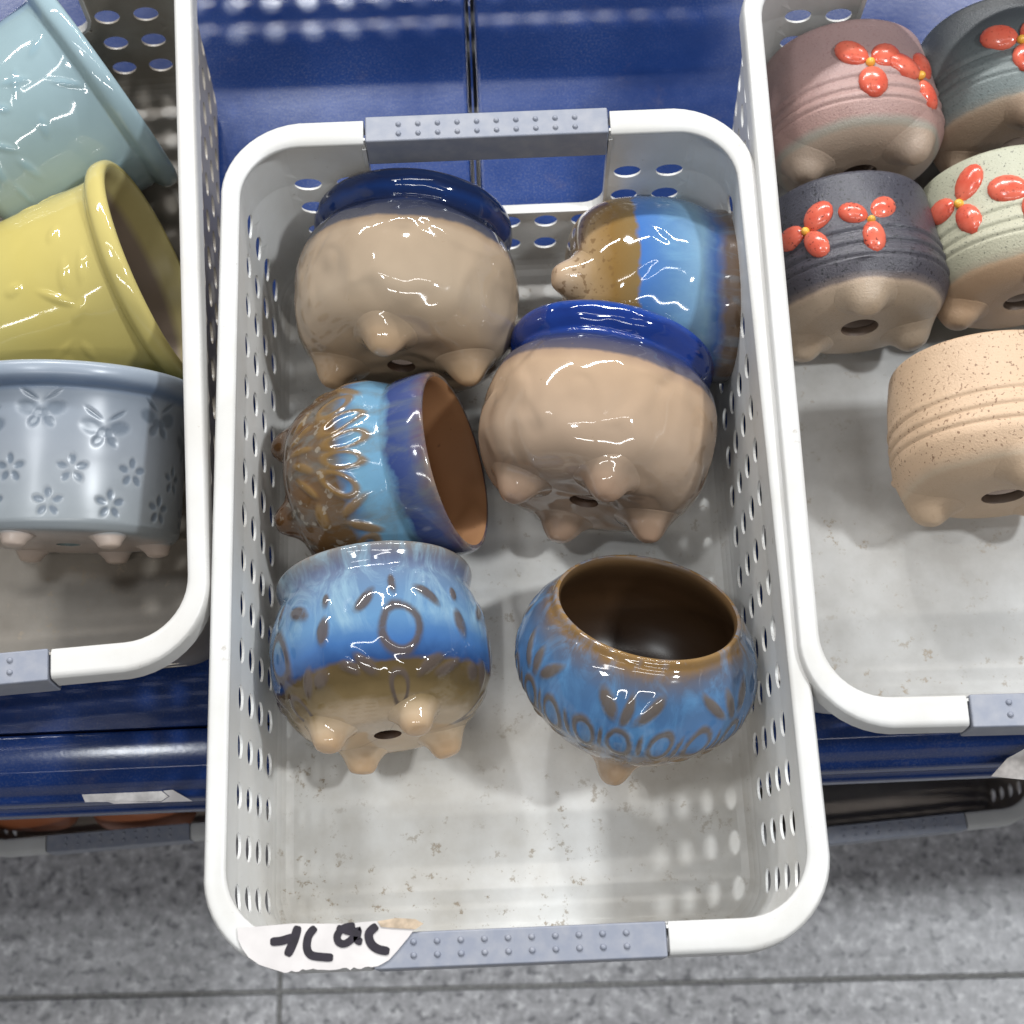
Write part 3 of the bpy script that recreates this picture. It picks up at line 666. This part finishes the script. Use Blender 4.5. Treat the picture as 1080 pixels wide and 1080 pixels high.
# ---- right basket pots
P_cup = [(.010, .0105), (.018, .0100), (.032, .0110), (.0430, .0165), (.0490, .0270), (.0500, .034), (.0492, .050), (.0475, .068), (.0462, .080), (.0455, .086), (.0440, .0885), (.0425, .0880)]
P_cup_in = [(.0425, .0880), (.0412, .086), (.0418, .07), (.0440, .05), (.0450, .034), (.0420, .023), (.032, .0170), (.018, .0160), (.010, .0160), (.010, .0105)]
def groove(levels=(.040, .046, .052), deep_=.0009, fl=True):
    def fn(TH, Z, R):
        h = np.zeros_like(TH)
        for i, l in enumerate(levels):
            zz = Z - l - .0012 * np.sin(TH + i * 1.3); h -= deep_ * np.exp(-(zz / .0007) ** 2); h += deep_ * .7 * np.exp(-((zz - .0025) / .0018) ** 2)
        return h, np.zeros_like(TH)
    return fn
def cupmat(name, glz, low, clay, line=.40, speck=None, rough=.5):
    clay = tuple(x * .84 for x in clay)
    return glaze(name, [(0, clay), (line - .03, clay), (line - .01, low[0]), (line + .01, low[1]), (line + .05, glz[0]), (.8, glz[1]), (1, glz[1])], (0, .080), .0016, 24, rough=rough, speck=(*speck[:2], speck[2] * 1.8, speck[3], line), mott=.35, bump=.3, grain=.45)
claycol = (.52, .36, .23)
M_R1 = cupmat('dusty_pink_glaze', [(.38, .235, .205), (.30, .20, .19)], [(.35, .31, .25), (.34, .31, .26)], (.50, .38, .29), .20, ((.22, .12, .12), .5, 420, .60), .42)
M_R2 = cupmat('dark_grey_green_glaze', [(.16, .19, .185), (.045, .05, .055)], [(.42, .32, .23), (.22, .23, .21)], (.46, .33, .23), .20, ((.05, .06, .06), .5, 420, .60), .42)
M_R3 = cupmat('charcoal_speckled_glaze', [(.055, .050, .062), (.050, .050, .065)], [(.44, .33, .24), (.15, .12, .11)], (.46, .35, .25), .20, ((.008, .008, .012), .9, 330, .60), .32)
M_R4 = cupmat('sage_green_glaze', [(.42, .40, .29), (.40, .40, .30)], [(.56, .38, .24), (.42, .37, .27)], (.56, .37, .23), .20, ((.10, .10, .08), .8, 420, .63), .42)
M_R5 = cupmat('speckled_sand_glaze', [(.56, .39, .255), (.54, .38, .25)], [(.48, .37, .26), (.52, .38, .26)], (.50, .36, .24), .20, ((.16, .08, .04), .8, 330, .62), .5)
M_cupin = glaze('cup_inside', [(0, (.10, .065, .045)), (1, (.25, .18, .13))], (0, .1), .002, 30, rough=.6)
def red_mat(speckled, name):
    t = NT(name); c = t.mix(t.maprange(t.noise(90, 3), .35, .7), (.56, .085, .05), (.66, .16, .10))
    v = t.noise(600, 2, .5); c = t.mix(t.maprange(v, .62, .66, 0, .85 if speckled else .35), c, (.10, .02, .02))
    t.set(col=c, rough=.18, spec=.5); return t.m
M_red = red_mat(False, 'red_petal_glaze'); M_redd = red_mat(True, 'speckled_red_petal_glaze')
M_yel = simple('yellow_flower_centre', (.80, .42, .06), .3, .15, 200)
def blob(gq, c, U, Vv, N, a, b, h, n=16):
    vs = []; fs = []; rows_ = 8
    for i in range(rows_ + 1):
        p = PI / 2 * i / rows_ * 1.25
        for j in range(n):
            t = 2 * PI * j / n; vs.append(tuple(c + U * (a * math.sin(p) * math.cos(t)) + Vv * (b * math.sin(p) * math.sin(t)) + N * (h * math.cos(p))))
    for i in range(rows_):
        for j in range(n): fs.append((i * n + j, (i + 1) * n + j, (i + 1) * n + (j + 1) % n, i * n + (j + 1) % n))
    gq.add(vs, fs)
def flower(root, po, deg, z, rot, mat, size=1.0):
    r = np.interp(z, [p[1] for p in po[4:]], [p[0] for p in po[4:]]); th = math.radians(deg)
    gq = Geo()
    def on(ds, dz):
        t = th + ds / r; zz = z + dz; rr = np.interp(zz, [p[1] for p in po[4:]], [p[0] for p in po[4:]])
        return np.array([rr * math.cos(t), rr * math.sin(t), zz]), np.array([math.cos(t), math.sin(t), 0.0]), np.array([-math.sin(t), math.cos(t), 0.0])
    for k in range(3):
        a = math.radians(rot + k * 120 + random.uniform(-12, 12)); L = .0078 * size * random.uniform(.94, 1.06)
        c, N, E_ = on(math.cos(a) * L, math.sin(a) * L); U = E_ * math.cos(a) + np.array([0, 0, 1.]) * math.sin(a); V_ = np.cross(N, U)
        blob(gq, c - N * random.uniform(.0001, .0008), U, V_, N, .0068 * size * random.uniform(.88, 1.1), .0053 * size * random.uniform(.86, 1.1), random.uniform(.0034, .0044))
    f = gq.build('flower', mat, root, smooth=True)
    g2 = Geo(); c, N, E_ = on(0, 0); blob(g2, c + N * .0005, E_, np.array([0, 0, 1.]), N, .0017 * size, .0017 * size, .0030); g2.build('flower_centre', M_yel, f, smooth=True)
GR = 'flower pots in the right basket'
def cup(name, mat, seed, ref, axis, spin, flowers, label, fm=M_red, fs_=1.5, lv=(.028, .0345, .041), k=1.0, kz=.90):
    p = lathe_pot(name, 'flower_pot', scaled(P_cup, k, k*kz), scaled(P_cup_in, k, k*kz), mat, M_cupin, nth=224, nout=150, seed=seed, amp=.0005, relief=groove(tuple(l * k for l in lv)), feet=[(x * k, y * k, a * k, b * k, c) for x, y, a, b, c in feet4(.0335, .0170, .0085, .2, n=3, ph=30)])
    pose(p, ref, .042 * k, axis, spin)
    for d, z, r in flowers: flower(p, scaled(P_cup, k, k*kz), d - spin, z * k * kz * .9, r, fm, fs_)
    tag(p, label, 'pot', GR)
    return p
cup('R1', M_R1, 31, (0.2063, 0.4517, -0.0760), (-.04, 1, .03), 50, [(-86, 0.06, 30), (-50, 0.055, 50)], 'dusty pink pot with two raised red flowers in the back left of the right basket')
cup('R2', M_R2, 32, (0.2978, 0.4644, -0.0760), (-.02, 1, .0), 0, [(-97, 0.056, 30)], 'dark grey-green pot with a raised red flower at the top right corner of the photo')
cup('R3', M_R3, 33, (0.1960, 0.3563, -0.0760), (-.02, 1, .0), -5, [(-128, 0.06, 50), (-88, 0.058, 40)], 'charcoal speckled pot with two speckled red flowers and bare clay base', M_redd, 1.3)
cup('R4', M_R4, 34, (0.2851, 0.3680, -0.0760), (-.04, 1, .0), 15, [(-135, 0.066, 55), (-92, 0.06, 35)], 'sage green pot with coral red flowers beside the charcoal pot', M_red)
cup('R5', M_R5, 35, (0.2574, 0.2583, -0.0700), (.0, 1, .0), 5, [], 'plain sand coloured speckled pot without red flowers, nearest in the right basket', lv=(.030, .0365, .043), k=1.09, kz=.84)

# ================================================================== lower shelf baskets and what is in them
M_lowrim = simple('old_rim_plastic', (.50, .50, .49), .45, .08, 30)
def low_basket(cx, y0, z, rz, label, w=.22):
    b = basket('plastic_basket', (cx, y0, z), rz, label, (M_low, M_lowrim), handle_half=.062, group='baskets on the lower shelf', sc=.80)
    return b
low_basket(-.275, .105, -.395, math.radians(2.5), 'grey-white basket with terracotta pots on the lower shelf at the left')
low_basket(.262, .089, -.395, math.radians(3.5), 'grey-white basket with a teal pot on the lower shelf at the right')
M_terra = glaze('terracotta', [(0, (.42, .14, .06)), (1, (.50, .18, .08))], (0, .1), .004, 30, rough=.5)
M_teal = glaze('teal_glaze', [(0, (.01, .10, .10)), (1, (.02, .16, .15))], (0, .1), .004, 30, rough=.08)
for i, (x, y, lab_) in enumerate(((-.352, .165, 'blurred terracotta pot in the lower left basket, at the photo edge'), (-.268, .160, 'blurred terracotta pot in the lower left basket, next to the middle basket'))):
    p = lathe_pot('T', 'terracotta_pot', scaled(P_cup, .75), scaled(P_cup_in, .75), M_terra, M_clay_in, nth=64, nout=50, seed=41 + i)
    pose(p, (x, y - .012, -.44), .035, (.1, 1, .2), 0); tag(p, lab_, 'pot', 'terracotta pots on the lower shelf')
p = lathe_pot('T', 'teal_pot', scaled(P_cup, .7), scaled(P_cup_in, .7), M_teal, M_dark_in, nth=64, nout=50, seed=44)
pose(p, (.205, .172, -.462), .035, (.1, .5, 1), 0); tag(p, 'glossy teal pot in the lower right basket', 'pot')

# worn tags stuck on the rail
tg_ = Geo()
ribbon('price_tag', [(-0.2321, 0.1027, -0.15), (-0.1893, 0.1024, -0.15), (-0.1852, 0.0992, -0.15), (-0.1891, 0.0968, -0.15), (-0.2298, 0.098, -0.15)], M_tag, shelf)
ribbon('price_tag', [(-0.188, 0.1021, -0.1485), (-0.1829, 0.1024, -0.1485), (-0.172, 0.0959, -0.1485), (-0.2141, 0.0962, -0.1485), (-0.2182, 0.0978, -0.1485), (-0.1888, 0.0961, -0.1485), (-0.1843, 0.0989, -0.1485)], M_paper, shelf, .0003)
ribbon('torn_label', [(0.2773, 0.1058, -0.131), (0.274, 0.085, -0.131), (0.2497, 0.0885, -0.131), (0.2595, 0.0975, -0.131)], M_tag, shelf)
